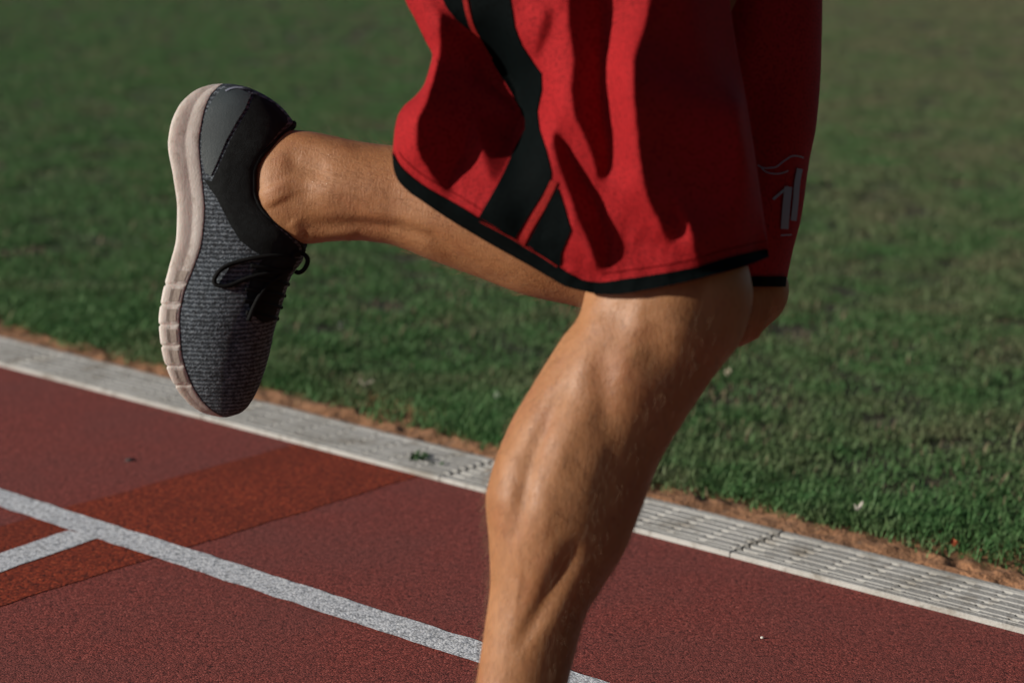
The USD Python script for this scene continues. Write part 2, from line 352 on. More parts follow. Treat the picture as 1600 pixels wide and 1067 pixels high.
scatter(int(70*area), BOX, np.arange(6, 8), lambda a, c, Z, r: (c > edge_of_lawn(a)-.02), (.8, 1.5))
scatter(int(60000), ((-.6, 6), (A_D1, A_D1+.6)), np.arange(8, 10), lambda a, c, Z, r: (c > edge_of_lawn(a)+.005) & (r < .26*np.exp(-((c-edge_of_lawn(a))/.16))*np.clip(meshkit.fbm(np.stack([a, c, 0*a], -1)*6, 3, 31)*3-1, 0, 1)), (.7, 1.15))
P = np.vstack(P); I = np.concatenate(I); S = np.concatenate(S); Q = np.concatenate(Q)
lawn.CreatePositionsAttr(Vt.Vec3fArray.FromNumpy(P.astype(np.float32)))
lawn.CreateProtoIndicesAttr(Vt.IntArray.FromNumpy(I.astype(np.int32)))
lawn.CreateScalesAttr(Vt.Vec3fArray.FromNumpy(np.repeat(S[:, None], 3, 1).astype(np.float32)))
lawn.CreateOrientationsAttr(Vt.QuathArray([Gf.Quath(float(math.cos(q/2)), 0, 0, float(math.sin(q/2))) for q in Q]))
obj('lawn', sheet(np.linspace(-6, 40, 90), np.r_[np.linspace(A_S1-.12, A_S1+12, 40), np.linspace(A_S1+13, A_S1+60, 10)], -.009), M_THATCH, kind='structure')

# ------------------------------------------------------------------ the bank and its wood round the near side of the stadium
az = np.radians(np.linspace(42, 205, 120)); rad = np.r_[13, np.linspace(14, 30, 14), 34, 60, 75]
hgt = np.interp(rad, [13, 14.5, 30, 34, 60, 75], [-.05, 0, 9.5, 10, 10, -.05])
AZ, RD = np.meshgrid(az, rad, indexing='ij')
hz = np.interp(RD, rad, hgt)*np.clip(np.minimum(AZ-az[0], az[-1]-AZ)/.12, 0, 1)
hz += np.clip(hz, 0, 1)*.8*(meshkit.fbm(np.stack([RD*np.sin(AZ), RD*np.cos(AZ), 0*RD], -1)*.25, 4, 3)-.5)
bk_ = tm(np.stack([RD*np.sin(AZ), RD*np.cos(AZ), hz-.03], -1).reshape(-1, 3), grid_faces(len(az), len(rad)))
if bk_.face_normals[:, 2].mean() < 0: bk_ = tm(bk_.vertices, bk_.faces[:, ::-1])
obj('bank', bk_, mat('bank_grass', (.045, .085, .035), .9, [(2.5, (.075, .075, .04), .4, .7)], [(12, .05)]), smooth=True, kind='structure')
wood = UsdGeom.PointInstancer.Define(stage, '/World/wood')
key(wood, kind='stuff', label='dark wood along the top of the grassy bank', category='wood')
def crown(seed):
    r = np.random.default_rng(seed); n = 1500; d = r.normal(size=(n, 3)); d /= np.linalg.norm(d, axis=1, keepdims=True)
    lob = .72+.5*meshkit.fbm(d*1.7+seed, 3, seed); p = d*(lob*r.uniform(.45, 1, n)**.5)[:, None]*[2.6, 2.6, 4.2]+[0, 0, 6.2]
    a = r.normal(size=(n, 3)); a /= np.linalg.norm(a, axis=1, keepdims=True); b = np.cross(a, r.normal(size=(n, 3))); b /= np.linalg.norm(b, axis=1, keepdims=True); s_ = r.uniform(.25, .5, n)[:, None]
    V = np.stack([p-a*s_, p+b*s_*.6, p+a*s_, p-b*s_*.6], 1).reshape(-1, 3); q = np.arange(n)[:, None]*4
    return tm(V, np.vstack([q+[0, 1, 2], q+[0, 2, 3]]))
tp = []
M_BARK = mat('bark', (.07, .05, .035), .9, None, [(20, .02)]); M_CROWN = mat('wood_leaves', (.030, .055, .022), .7, [(1.2, (.05, .075, .03), .4, .7)])
for i in range(3):
    x = UsdGeom.Xform.Define(stage, f'/World/wood/prototypes/tree_{i+1:03d}')
    obj('trunk', tube([[0, 0, -.5], [.1, 0, 2], [0, .15, 5], [.1, .1, 8]], [.28, .22, .16, .06], 9), M_BARK, x); obj('crown', crown(60+i), M_CROWN, x); tp.append(x.GetPath())
wood.CreatePrototypesRel().SetTargets(tp)
rw = np.random.default_rng(77); nW = 190; wa = rw.uniform(az[0]+.1, az[-1]-.1, nW); wr = rw.uniform(27, 38, nW)
wood.CreatePositionsAttr(Vt.Vec3fArray.FromNumpy(np.stack([wr*np.sin(wa), wr*np.cos(wa), np.interp(wr, rad, hgt)-.3], -1).astype(np.float32)))
wood.CreateProtoIndicesAttr(Vt.IntArray.FromNumpy(rw.integers(0, 3, nW).astype(np.int32)))
wood.CreateScalesAttr(Vt.Vec3fArray.FromNumpy(np.repeat(rw.uniform(.85, 1.35, nW)[:, None], 3, 1).astype(np.float32)))
wood.CreateOrientationsAttr(Vt.QuathArray([Gf.Quath(float(math.cos(q/2)), 0, 0, float(math.sin(q/2))) for q in rw.uniform(0, 6.28, nW)]))

# ------------------------------------------------------------------ the runner
ZS = 2.00                                            # depth of the standing leg
ZR = 2.14                                            # depth of the raised leg
PX = lambda Z: Z/F                                   # metres per pixel of the pattern at that depth
TOCAM = M@np.array([0, 0, -1.0])
def loft(st, Zc, hd, n=112, m=64, power=1.0):
    """st: rows of (uL, vL, uR, vR, Z or None, depth factor); a closed limb whose outline runs through L and R"""
    st = np.array(st, float); k = len(st)
    mid = (st[:, :2]+st[:, 2:4])/2; d = np.r_[0, np.cumsum(np.linalg.norm(np.diff(mid, axis=0), axis=1))]; t = d/d[-1]
    S = PchipInterpolator(t, st)(np.linspace(0, 1, n))
    S = (S+np.roll(S, 1, 0)+np.roll(S, -1, 0))/3 if False else S
    L = U(S[:, 0], S[:, 1], S[:, 4]); R = U(S[:, 2], S[:, 3], S[:, 4])
    C = (L+R)/2; e1 = (R-L)/2; hw = np.linalg.norm(e1, axis=1)
    th = np.arange(m)/m*2*np.pi
    co, si = np.cos(th), np.sin(th)
    V = C[:, None]+co[None, :, None]*e1[:, None]+(si[None, :]*(hw*S[:, 5])[:, None])[..., None]*TOCAM
    f = grid_faces(n, m+1)
    idx = (np.arange(n)[:, None]*m+(np.arange(m+1) % m)[None]).ravel()
    f = idx[f]
    V = V.reshape(-1, 3); V = np.vstack([V, C[0], C[-1]])
    j = np.arange(m); kx = (j+1) % m
    f = np.vstack([f, np.stack([np.full(m, n*m), j, kx], 1), np.stack([np.full(m, n*m+1), (n-1)*m+kx, (n-1)*m+j], 1)])
    msh = tm(V, f)
    if msh.volume < 0: msh = tm(V, f[:, ::-1])
    return msh
def detail(msh, strokes, front=True):
    """muscle and tendon relief: (polyline in the pattern, width px, height mm)"""
    n = np.array(msh.vertex_normals); v = np.array(msh.vertices); u, w = proj(v); pts = shapely.points(u, w)
    face = np.clip((n@TOCAM)*2.0+.35, 0, 1) if front else 1
    dd = np.zeros(len(v))
    for pl, wd, h in strokes:
        ls = LineString(pl); d = shapely.distance(pts, ls); s = shapely.line_locate_point(ls, pts, normalized=True)
        tap = np.clip(np.minimum(s, 1-s)*4, 0, 1)**.7*.85+.15
        dd += h*.001*np.exp(-(d/wd)**2)*tap
    return tm(v+n*(dd*face)[:, None], msh.faces)
def ball(c, r): return m3.Manifold.sphere(r, 32).translate([float(x) for x in c])
def bone(a, ra, b, rb): return m3.Manifold.batch_hull([ball(a, ra), ball(b, rb)])

stand = loft([  # uL vL uR vR Z depth
    (880, -300, 1085, -300, ZS+.03, .8), (885, 0, 1095, 0, ZS+.03, .8), (900, 200, 1120, 215, ZS+.02, .8), (910, 320, 1145, 345, ZS+.012, .8),
    (917, 430, 1176, 462, ZS, .90), (908, 485, 1160, 526, ZS, .90), (877, 530, 1114, 590, ZS, .88), (833, 600, 1064, 664, ZS, .88),
    (795, 666, 1030, 722, ZS, .9), (770, 733, 1000, 800, ZS, .9), (759, 785, 975, 862, ZS, .9), (764, 850, 938, 922, ZS, .92),
    (766, 905, 916, 960, ZS, .95), (757, 981, 897, 1027, ZS, .92), (745, 1060, 880, 1098, ZS, .88), (737, 1120, 866, 1150, ZS, .86), (728, 1175, 872, 1195, ZS, .85), (735, 1225, 870, 1235, ZS, .7)], ZS, 1, n=180, m=120)
stand = detail(stand, [
    ([(880, 600), (862, 640), (841, 684), (826, 724), (819, 762), (811, 797), (800, 845)], 13, -4.5),
    ([(860, 760), (850, 800), (832, 850), (815, 900)], 22, 1.5),
    ([(800, 690), (785, 745), (782, 800)], 22, 2.5),
    ([(905, 845), (885, 880), (866, 912), (846, 948), (826, 982), (806, 1018)], 13, -3.1),
    ([(925, 860), (905, 905), (880, 950), (860, 995)], 15, 2.2),
    ([(870, 830), (850, 880), (830, 920)], 18, 1.6),
    ([(938, 545), (941, 580), (946, 630), (942, 690)], 17, -2.8),
    ([(930, 460), (924, 510), (918, 555), (902, 605)], 18, 1.6), ([(965, 540), (975, 590), (985, 640)], 22, 1.4),
    ([(1015, 505), (1032, 545), (1026, 590)], 28, -2.0), ([(1000, 470), (985, 530)], 14, 1.6), ([(1050, 455), (1052, 540), (1035, 600), (1000, 680)], 40, 2.6),
    ([(905, 640), (880, 700), (862, 760)], 16, 1.4), ([(880, 560), (860, 600)], 9, -1.2),
    ([(800, 760), (806, 830), (812, 900), (800, 980)], 5, .9), ([(842, 760), (856, 800), (850, 850)], 4, .7), ([(980, 560), (955, 620), (965, 690)], 4, .6),
    ([(1000, 500), (990, 560), (1000, 610)], 24, 1.6),
    ([(1072, 490), (1070, 530), (1058, 580)], 34, 1.2),
    ([(968, 640), (955, 720), (935, 800)], 16, -1.6),
    ([(920, 470), (935, 520)], 15, 2.0), ([(965, 470), (985, 530)], 18, -1.5),
])
raised = loft([
    (372, 262, 385, 352, ZR+0.0376, .40), (392, 232, 405, 366, ZR+0.0362, .50), (425, 213, 430, 376, ZR+0.0343, .62), (455, 204, 455, 381, ZR+0.0325, .60), (485, 206, 483, 381, ZR+0.0306, .62),
    (525, 214, 520, 377, ZR+0.0280, .74), (565, 222, 556, 376, ZR+0.0255, .82), (625, 228, 600, 380, ZR+0.0221, .88), (705, 226, 670, 405, ZR+0.0171, .9), (800, 228, 752, 436, ZR+0.0112, .88), (870, 242, 825, 462, ZR+0.0065, .86),
    (940, 270, 900, 479, ZR+0.0017, .84), (1030, 312, 990, 506, ZR-0.0043, .84), (1120, 350, 1075, 532, ZR-0.0101, .84), (1185, 400, 1140, 545, ZR-0.0144, .8), (1215, 440, 1185, 528, ZR-0.0169, .6)], ZR, 1, n=180, m=112)
raised = detail(raised, [
    ([(424, 288), (438, 318)], 28, 3.4), ([(446, 236), (464, 258), (510, 268)], 13, -1.8),
    ([(440, 258), (470, 264), (520, 272)], 20, -1.4),
    ([(450, 212), (500, 226), (560, 240)], 12, 1.8),
    ([(466, 356), (500, 351), (560, 352), (622, 356), (673, 373), (704, 400), (754, 431), (800, 444)], 11, -3.6),
    ([(480, 300), (540, 292), (610, 300)], 22, 2.2), ([(560, 330), (640, 345), (700, 372)], 15, 1.4),
    ([(500, 368), (560, 364)], 8, 1.6), ([(455, 345), (470, 368)], 10, 2.0)])
thigh = loft([(1075, 395, 1222, 395, ZR, .9), (1050, 300, 1232, 300, ZR, .92), (1010, 120, 1240, 120, ZR, .95), (960, -100, 1225, -100, ZR, .95), (920, -280, 1190, -280, ZR, .95)], ZR, 1, n=40, m=48)
kneeb = bone(U(1140, 460, ZR), .048, U(1168, 452, ZR), .040)
hipc = U(1010, -330, (ZS+ZR)/2)
torso = m3.Manifold.batch_hull([ball(U(990, -330, ZS+.01), .085), ball(U(990, -330, ZR+.01), .085), ball(U(1020, -560, ZS+.01), .085), ball(U(1020, -560, ZR+.02), .085)])
foot_r = m3.Manifold.batch_hull([ball(U(385, 215, ZR+.038), .024), ball(U(370, 330, ZR+.038), .026), ball(U(350, 520, ZR+.038), .022), ball(U(350, 600, ZR+.038), .014)])
ank = U(803, 1190, ZS)
RUN = np.array([1.0, -.10, 0]); RUN /= np.linalg.norm(RUN); SIDE = np.array([RUN[1], -RUN[0], 0])       # heading; SIDE points to the camera
foot_l = m3.Manifold.batch_hull([ball(ank+[0, 0, -.02], .034), ball(ank+RUN*-.035+[0, 0, -.055], .022), ball(ank+RUN*.13+[0, 0, -.06], .018), ball(ank+RUN*.05+[0, 0, -.035], .026)])
body = mani(stand)+mani(raised)+mani(thigh)+kneeb+torso+foot_r+foot_l
skin = usdkit.material(stage, '/World/Looks/skin', {
    'g': ('geometry', {}), 'n1': ('noise_texture', {'scale': 11.0, 'detail': 5.0, 'roughness': .65}), 'r1': ('rgb_ramp', {'ramp': [(.33, (.345, .165, .072)), (.5, (.315, .143, .060)), (.68, (.295, .119, .053))]}),
    'n2': ('noise_texture', {'scale': 170.0, 'detail': 3.0}), 'r2': ('rgb_ramp', {'ramp': [(.52, (0, 0, 0)), (.75, (1, 1, 1))]}), 'k2': ('math', {'math_type': 'multiply', 'value2': .28}),
    'm': ('mix', {'mix_type': 'mix', 'color2': (.19, .080, .042)}),
    'v': ('voronoi_texture', {'scale': 75.0}), 'rv': ('rgb_ramp', {'ramp': [(.0, (1, 1, 1)), (.10, (.8, .8, .8)), (.17, (0, 0, 0))]}), 'kv': ('math', {'math_type': 'multiply', 'value2': .40}), 'mv': ('mix', {'mix_type': 'mix', 'color2': (.16, .065, .035)}),
    'mp': ('mapping', {'scale': (520, 520, 85), 'rotation': (0, -.33, 0)}), 'ns': ('noise_texture', {'scale': 1.0, 'detail': 3.0}), 'rs': ('rgb_ramp', {'ramp': [(.3, (.82, .82, .82)), (.6, (1.05, 1.05, 1.05))]}), 'ms': ('mix', {'mix_type': 'multiply', 'fac': .55}),
    'n3': ('noise_texture', {'scale': 800.0, 'detail': 2.0}), 'b': ('bump', {'distance': .0005, 'strength': .9}), 'b3': ('bump', {'distance': .0006, 'strength': .7}), 'n4': ('noise_texture', {'scale': 70.0, 'detail': 4.0}), 'b2': ('bump', {'distance': .0009, 'strength': .6}),
    'n5': ('noise_texture', {'scale': 28.0, 'detail': 3.0}), 'r5': ('rgb_ramp', {'ramp': [(.36, (.45, .45, .45)), (.6, (.60, .60, .60))]}),
    'p': ('principled_bsdf', {'specular_ior_level': .42, 'subsurface_weight': .10, 'subsurface_radius': (1, .35, .2), 'subsurface_scale': .004})},
    [('g.position', 'n1.vector'), ('n1.fac', 'r1.fac'), ('g.position', 'n2.vector'), ('n2.fac', 'r2.fac'), ('r2.color', 'k2.value1'), ('k2.value', 'm.fac'), ('r1.color', 'm.color1'),
     ('g.position', 'v.vector'), ('v.distance', 'rv.fac'), ('rv.color', 'kv.value1'), ('kv.value', 'mv.fac'), ('m.color', 'mv.color1'),
     ('g.position', 'mp.vector'), ('mp.vector', 'ns.vector'), ('ns.fac', 'rs.fac'), ('mv.color', 'ms.color1'), ('rs.color', 'ms.color2'), ('ms.color', 'p.base_color'),
     ('g.position', 'n5.vector'), ('n5.fac', 'r5.fac'), ('r5.color', 'p.roughness'),
     ('g.position', 'n3.vector'), ('n3.fac', 'b.height'), ('g.position', 'n4.vector'), ('n4.fac', 'b2.height'), ('ns.fac', 'b3.height'), ('b.normal', 'b2.normal'), ('b2.normal', 'b3.normal'), ('b3.normal', 'p.normal')], surface='p.BSDF')
person = xform('person', label='runner mid stride in red shorts with black trim and grey knit shoes', category='person')
_bm = body.to_mesh(); _bt = tm(_bm.vert_properties[:, :3], _bm.tri_verts); _bt.merge_vertices()
body_prim = obj('body', _bt, skin, person, smooth=50)
# short fair hair on both lower legs
rh = np.random.default_rng(4); _fn = _bt.face_normals; fa = _bt.area_faces; tc = _bt.triangles_center; tu, tv = proj(tc)
ok = ((tv > 470) | (tu < 880)) & (tu > 470) & (_fn@TOCAM > -.35) & (tv < 1140)
ids = np.flatnonzero(ok); pick = rh.choice(ids, 6500, p=fa[ids]/fa[ids].sum()); r1, r2 = np.sqrt(rh.random(6500)), rh.random(6500)
tri = _bt.triangles[pick]; root = tri[:, 0]*(1-r1)[:, None]+tri[:, 1]*(r1*(1-r2))[:, None]+tri[:, 2]*(r1*r2)[:, None]; nrm = _fn[pick]
pu, pv = proj(root); low = pv > 470
down = np.where(low[:, None], U(800, 1067, ZS)-U(1020, 480, ZS), U(430, 300, ZR)-U(1000, 440, ZR)); down /= np.linalg.norm(down, axis=1, keepdims=True)
down_r = (U(430, 300, ZR)-U(1000, 440, ZR)); down_r /= np.linalg.norm(down_r)
dr = down+nrm*rh.uniform(.12, .55, (6500, 1))+rh.normal(0, .28, (6500, 3)); dr /= np.linalg.norm(dr, axis=1, keepdims=True)
L_ = rh.uniform(.006, .014, (6500, 1)); pts = np.stack([root, root+dr*L_*.5+nrm*L_*.06, root+dr*L_+down*L_*.2-nrm*L_*.05], 1)
hair = UsdGeom.BasisCurves.Define(stage, '/World/person/body/leg_hair')
hair.CreateTypeAttr('linear'); hair.CreatePointsAttr(Vt.Vec3fArray.FromNumpy(pts.reshape(-1, 3).astype(np.float32))); hair.CreateCurveVertexCountsAttr(Vt.IntArray.FromNumpy(np.full(6500, 3, np.int32)))
hair.CreateWidthsAttr(Vt.FloatArray.FromNumpy(np.tile(np.array([.00012, .00010, .00003], np.float32), 6500))); hair.SetWidthsInterpolation('vertex')
UsdShade.MaterialBindingAPI.Apply(hair.GetPrim()).Bind(mat('fair_hair', (.22, .13, .065), .5)); key(hair, kind='stuff')

rs_ = np.random.default_rng(15); drops = []
cand = np.flatnonzero((tu > 462) & (tu < 640) & (tv > 225) & (tv < 345) & (_fn@TOCAM > .25)); cu, cv_ = tu[cand], tv[cand]
wgt = np.exp(-((cu-520)/55)**2-((cv_-283)/20)**2)+.006; wgt *= fa[cand]
for k in rs_.choice(cand, 60, p=wgt/wgt.sum(), replace=False):
    nn_ = _fn[k]; ax = down_r-(down_r@nn_)*nn_; ax /= np.linalg.norm(ax); ay = np.cross(nn_, ax)
    b_ = trimesh.creation.icosphere(1, 1.0).vertices; fcs = trimesh.creation.icosphere(1, 1.0).faces
    l, w = rs_.uniform(.0012, .0042), rs_.uniform(.0005, .0010)
    drops.append(tm(tc[k]+b_[:, :1]*l*ax+b_[:, 1:2]*w*ay+b_[:, 2:]*rs_.uniform(.00016, .00028)*nn_, fcs))
obj('sweat', cat(drops), mat('sweat', (.33, .165, .08), .10, spec=1.0), body_prim, smooth=True, kind='stuff')

# ---- shorts: the relief of the cloth is solved so that its folds stand where the photograph shows them
ST = 3.0
gu = np.arange(594, 1224, ST); gv = np.arange(-345, 489, ST); NU, NV = len(gu), len(gv)
GU, GV = np.meshgrid(gu, gv, indexing='ij')
left = fn([(-345, 690), (-250, 668), (-150, 640), (-60, 622), (0, 633), (28, 647), (56, 661), (87, 675), (110, 670), (135, 661), (152, 647), (166, 631), (183, 621), (208, 616), (239, 614), (256, 616), (276, 621), (300, 630), (480, 630)])
right = fn([(-345, 1130), (0, 1141), (80, 1152), (150, 1165), (250, 1181), (330, 1192), (402, 1201), (480, 1201)])
hem_lo = [(616, 254), (622, 276), (636, 293), (664, 313), (698, 336), (749, 367), (791, 391), (827, 411), (861, 431), (886, 445), (914, 453), (940, 458), (965, 458), (1012, 452), (1069, 441), (1125, 427), (1167, 415), (1200, 402)]
hem_up = [(615, 234), (624, 254), (640, 271), (664, 289), (698, 309), (726, 325), (749, 340), (791, 366), (827, 386), (861, 406), (886, 424), (914, 437), (940, 440), (984, 435), (1040, 427), (1097, 414), (1139, 402), (1198, 389)]
dark = [
    [(690, 22), (689, 70), (680, 107), (667, 157), (653, 186), (651, 219), (656, 244), (675, 272), (700, 298), (706, 275), (720, 250), (731, 210), (738, 172), (747, 208), (757, 239), (773, 243), (794, 217), (815, 182), (799, 146), (774, 107), (754, 76), (732, 45), (706, 30)],
    [(888, -60), (938, -60), (938, 0), (941, 42), (937, 112), (940, 169), (948, 219), (951, 253), (945, 278), (934, 278), (926, 242), (912, 208), (898, 180), (893, 141), (898, 93), (889, 28)],
    [(864, 208), (868, 237), (879, 273), (896, 318), (912, 357), (927, 397), (935, 420), (947, 415), (950, 391), (944, 357), (927, 312), (905, 270), (886, 234), (874, 212)],
    [(1017, -330), (1017, 0), (1010, 37), (1001, 65), (991, 96), (991, 141), (995, 191), (1001, 247), (1009, 298), (1018, 326), (1029, 342), (1040, 370), (1052, 375), (1061, 360), (1052, 340), (1057, 312), (1064, 323), (1076, 348), (1085, 371), (1086, 392), (1096, 420), (1210, 400), (1150, -330)],
]
mid_ = [[(850, 10), (866, 20), (856, 60), (842, 88), (836, 80)], [(754, 239), (773, 243), (800, 215), (800, 240), (775, 285), (764, 275)], [(700, 298), (680, 275), (668, 268), (690, 300), (715, 310)]]
lab = np.zeros((NU, NV)); inside_ = (GU > left(GV)) & (GU < right(GV))
hl = np.array(hem_lo); hemv = np.interp(GU, hl[:, 0], hl[:, 1]); inside_ &= GV < hemv+14
lab[inside_] = 1
for p in mid_: lab[shapely.contains_xy(Polygon(p), GU, GV)] = 2
for p in dark: lab[shapely.contains_xy(Polygon(p).buffer(0), GU, GV)] = 3
stripe_main = [(733, -10), (742, 42), (763, 82), (782, 118), (813, 169), (822, 188), (822, 203), (805, 233), (788, 270), (772, 300), (749, 339), (805, 372), (830, 332), (850, 301), (862, 279), (862, 267), (855, 236), (844, 202), (841, 174), (848, 140), (847, 115), (833, 96), (816, 70), (805, 42), (796, -10)]
free = shapely.contains_xy(Polygon(stripe_main).buffer(2), GU, GV)
lu, lv, lw = -TO_SUN@(M@[1, 0, 0]), -TO_SUN@(M@[0, 1, 0]), TO_SUN@TOCAM     # shading = lu*Hu + lv*Hv + lw
thc, thw = fn([(-345, 1012), (0, 1025), (200, 1039), (400, 1042), (489, 1035)]), fn([(-345, 136), (0, 141), (200, 140), (400, 130), (489, 120)])
q = np.clip(1-((GU-thc(GV))/(thw(GV)+8))**2, 0, None)
Hmin = np.where(q > 0, np.sqrt(q)*(thw(GV)*.92+12), 0)
s_ = np.clip((GU-left(GV))/(right(GV)-left(GV)), 0, 1)
H0 = 165*np.interp(s_, [0, .04, .12, .3, .55, .72, .85, .95, 1], [0, .22, .36, .52, .82, 1.0, .82, .45, 0])
idx = np.arange(NU*NV).reshape(NU, NV)
def solve(lapw=4.0):
    rows, cols, vals, rhs = [], [], [], []; nr = 0
    def add(cs, vs, b, w):
        nonlocal nr
        k = len(b); w = np.broadcast_to(w, (k,))
        for c, v in zip(cs, vs):
            rows.append(np.arange(nr, nr+k)); cols.append(c); vals.append(np.broadcast_to(v, (k,))*w)
        rhs.append(b*w); nr += k
    H = H0.copy()
    target = np.where(lab == 3, np.where(GU > 985, -.25, -.24), np.where(lab == 2, .12, .62)); base_w = np.where(lab == 3, 1.0, np.where(free, .12, .6))
    for it in range(5):
        rows, cols, vals, rhs = [], [], [], []; nr = 0
        i = idx[1:-1, 1:-1].ravel(); ins = inside_[1:-1, 1:-1].ravel()
        Hu = (H[2:, 1:-1]-H[:-2, 1:-1])/(2*ST); Hv = (H[1:-1, 2:]-H[1:-1, :-2])/(2*ST)
        D = (lu*Hu+lv*Hv+lw); nn = np.sqrt(1+Hu**2+Hv**2)
        t = target[1:-1, 1:-1]*np.clip(nn, 1, 1.8); L = lab[1:-1, 1:-1]
        ok = np.where(L == 3, D <= t, np.where(L == 1, D >= t, False))
        w = base_w[1:-1, 1:-1]*np.where(ok, .12, 1.0); goal = np.where(ok, D, t)
        sel = ins
        add([i[sel]+NV, i[sel]-NV, i[sel]+1, i[sel]-1], [lu/(2*ST), -lu/(2*ST), lv/(2*ST), -lv/(2*ST)], (goal-lw).ravel()[sel], w.ravel()[sel]*8)
        add([i, i-NV, i+NV], [2/ST, -1/ST, -1/ST], np.zeros(len(i)), np.where(ins, lapw, .3)*1.0)
        add([i, i-1, i+1], [2/ST, -1/ST, -1/ST], np.zeros(len(i)), np.where(ins, lapw, .3)*1.6)
        a = idx.ravel(); out = ~inside_.ravel()
        add([a], [1.0], np.where(out & (GU.ravel() < 900), 0, np.where(out & (GV.ravel() < hemv.ravel()), 0, H0.ravel())), np.where(out & (GV.ravel() < hemv.ravel()+10), 1.5, .022))
        bad = (H < Hmin).ravel() & inside_.ravel() & (GV.ravel() > 150)
        snug = ((GV > hemv-38) & (GU > 925) & (GU < 1150) & inside_).ravel(); add([a[snug]], [1.0], Hmin.ravel()[snug]+1, .10)
        if bad.any(): add([a[bad]], [1.0], Hmin.ravel()[bad]+2, .5)
        A = sp.csr_matrix((np.concatenate(vals), (np.concatenate(rows), np.concatenate(cols))), (nr, NU*NV))
        b = np.concatenate(rhs)
        H = spl.spsolve((A.T@A).tocsc(), A.T@b).reshape(NU, NV)
    return H
H = solve()
_w = np.stack([GU/34+GV/130, GV/95-GU/200, 0*GU], -1)        # small creases that the solver does not know of
from scipy.ndimage import gaussian_filter
H = H+gaussian_filter(np.where(inside_ & (lab == 1) & ~free, 1.0, .0), 2.5)**2*(8.0*(meshkit.fbm(_w, 3, 5)-.5)+5.0*(meshkit.fbm(np.stack([GU/60-GV/40, GV/50+GU/90, 0*GU], -1), 3, 6)-.5))*np.clip((GU-left(GV))/25, 0, 1)*np.clip((right(GV)-GU)/25, 0, 1)
Hi = RegularGridInterpolator((gu, gv), H, method='linear', bounds_error=False, fill_value=None)
Hg = [RegularGridInterpolator((gu, gv), g, bounds_error=False, fill_value=None) for g in np.gradient(H, ST)]
def cloth(off=0.0):
    def f(u, v):
        p = np.stack([u, v], -1); h = np.maximum(Hi(p), 0); a, b = Hg[0](p), Hg[1](p); n = np.sqrt(1+a*a+b*b)
        k = np.minimum(1.0, 1/n)
        return U(u-off*a/n, v-off*b/n, ZS-(h+off/n)*PX(ZS))
    return f
NSs, NTt = 230, 270
ss, tt = np.linspace(0, 1, NSs), np.linspace(0, 1, NTt)
hem = curve(hem_lo, NSs)
vt_top = -340.0
lv_ = vt_top+(254-vt_top)*tt; Lc = np.stack([left(lv_), lv_], -1)
rv_ = vt_top+(402-vt_top)*tt; Rc = np.stack([right(rv_), rv_], -1)
top = np.stack([np.linspace(Lc[0, 0], Rc[0, 0], NSs), np.full(NSs, vt_top)], -1)
Sg, Tg = ss[:, None, None], tt[None, :, None]
patch = (1-Sg)*Lc[None]+Sg*Rc[None]+(1-Tg)*top[:, None]+Tg*hem[:, None]-((1-Sg)*(1-Tg)*top[0]+Sg*(1-Tg)*top[-1]+(1-Sg)*Tg*hem[0]+Sg*Tg*hem[-1])
front = cloth()(patch[..., 0], patch[..., 1])
edge0 = U(patch[..., 0], patch[..., 1], ZS)
front[0] = edge0[0]; front[-1] = edge0[-1]
nb = 40
sb = np.linspace(1, 0, nb+2)[1:-1]
bk = np.stack([np.stack([np.interp(s, ss, patch[:, j, k]) for k in (0, 1)], -1) for j in range(NTt) for s in sb]).reshape(NTt, nb, 2).transpose(1, 0, 2)
dip = 26*np.sin(np.pi*sb)[:, None]*tt[None]**6
back = U(bk[..., 0], bk[..., 1]-dip, ZS+(.105*np.sqrt(np.sin(np.pi*sb)))[:, None]+0*bk[..., 0])
ring = np.concatenate([front, back], 0)
fz = grid_faces(NSs+nb, NTt, wrap=True)
leg_near = tm(ring.reshape(-1, 3), fz)
# the far trouser leg
fr_r = fn([(-345, 1262), (-100, 1282), (0, 1285), (100, 1283), (200, 1275), (250, 1265), (340, 1252), (400, 1237), (446, 1228)])
fr_l = fn([(-345, 900), (0, 960), (250, 1010), (446, 1050)])
def far_cloth(off=0.0):
    def f(u, v):
        l, r = fr_l(v), fr_r(v); c = (l+r)/2; hw = (r-l)/2+off; q = np.clip((u-c)/hw, -1, 1)
        wob = 1+.05*np.sin(u/23+v/60)*(1-q*q)
        return U(u, v, ZR-(118+off)*np.sqrt(1-q*q)*wob*PX(ZR))
    return f
th_ = np.arange(120)/120*2*np.pi; fv = np.linspace(-340, 446, 110)
TH, FV = np.meshgrid(th_, fv, indexing='ij')
fu = (fr_l(FV)+fr_r(FV))/2-(fr_r(FV)-fr_l(FV))/2*np.cos(TH)
ff = far_cloth()(fu, FV); zb = U(fu, FV, ZR+.085*np.sqrt(np.clip(1-np.cos(TH)**2, 0, 1)))
far_ring = np.where((np.sin(TH) >= 0)[..., None], ff, zb)
leg_far = tm(far_ring.reshape(-1, 3), grid_faces(120, 110, wrap=True))
def outward(m):
    c = m.vertices.mean(0); return m if ((m.triangles_center-c)*m.face_normals).sum() > 0 else tm(m.vertices, m.faces[:, ::-1])
def fabric(name, color, dark_, rough=.75, spec=.25):
    return mat(name, color, rough, [(14, dark_, .4, .75), (420, tuple(.62*c for c in dark_), .44, .66)], [(1400, .0004, 1)], spec=spec)
M_RED = fabric('red_polyester', (.335, .013, .016), (.27, .009, .012), .8, .12)
M_BLACK = fabric('black_polyester', (.0020, .0042, .0046), (.0014, .003, .0033), spec=.04)
M_PIPE = fabric('red_piping', (.29, .016, .014), (.22, .010, .010), .8, .12)
M_THREAD = mat('dark_red_thread', (.13, .006, .007), .9, spec=.03)
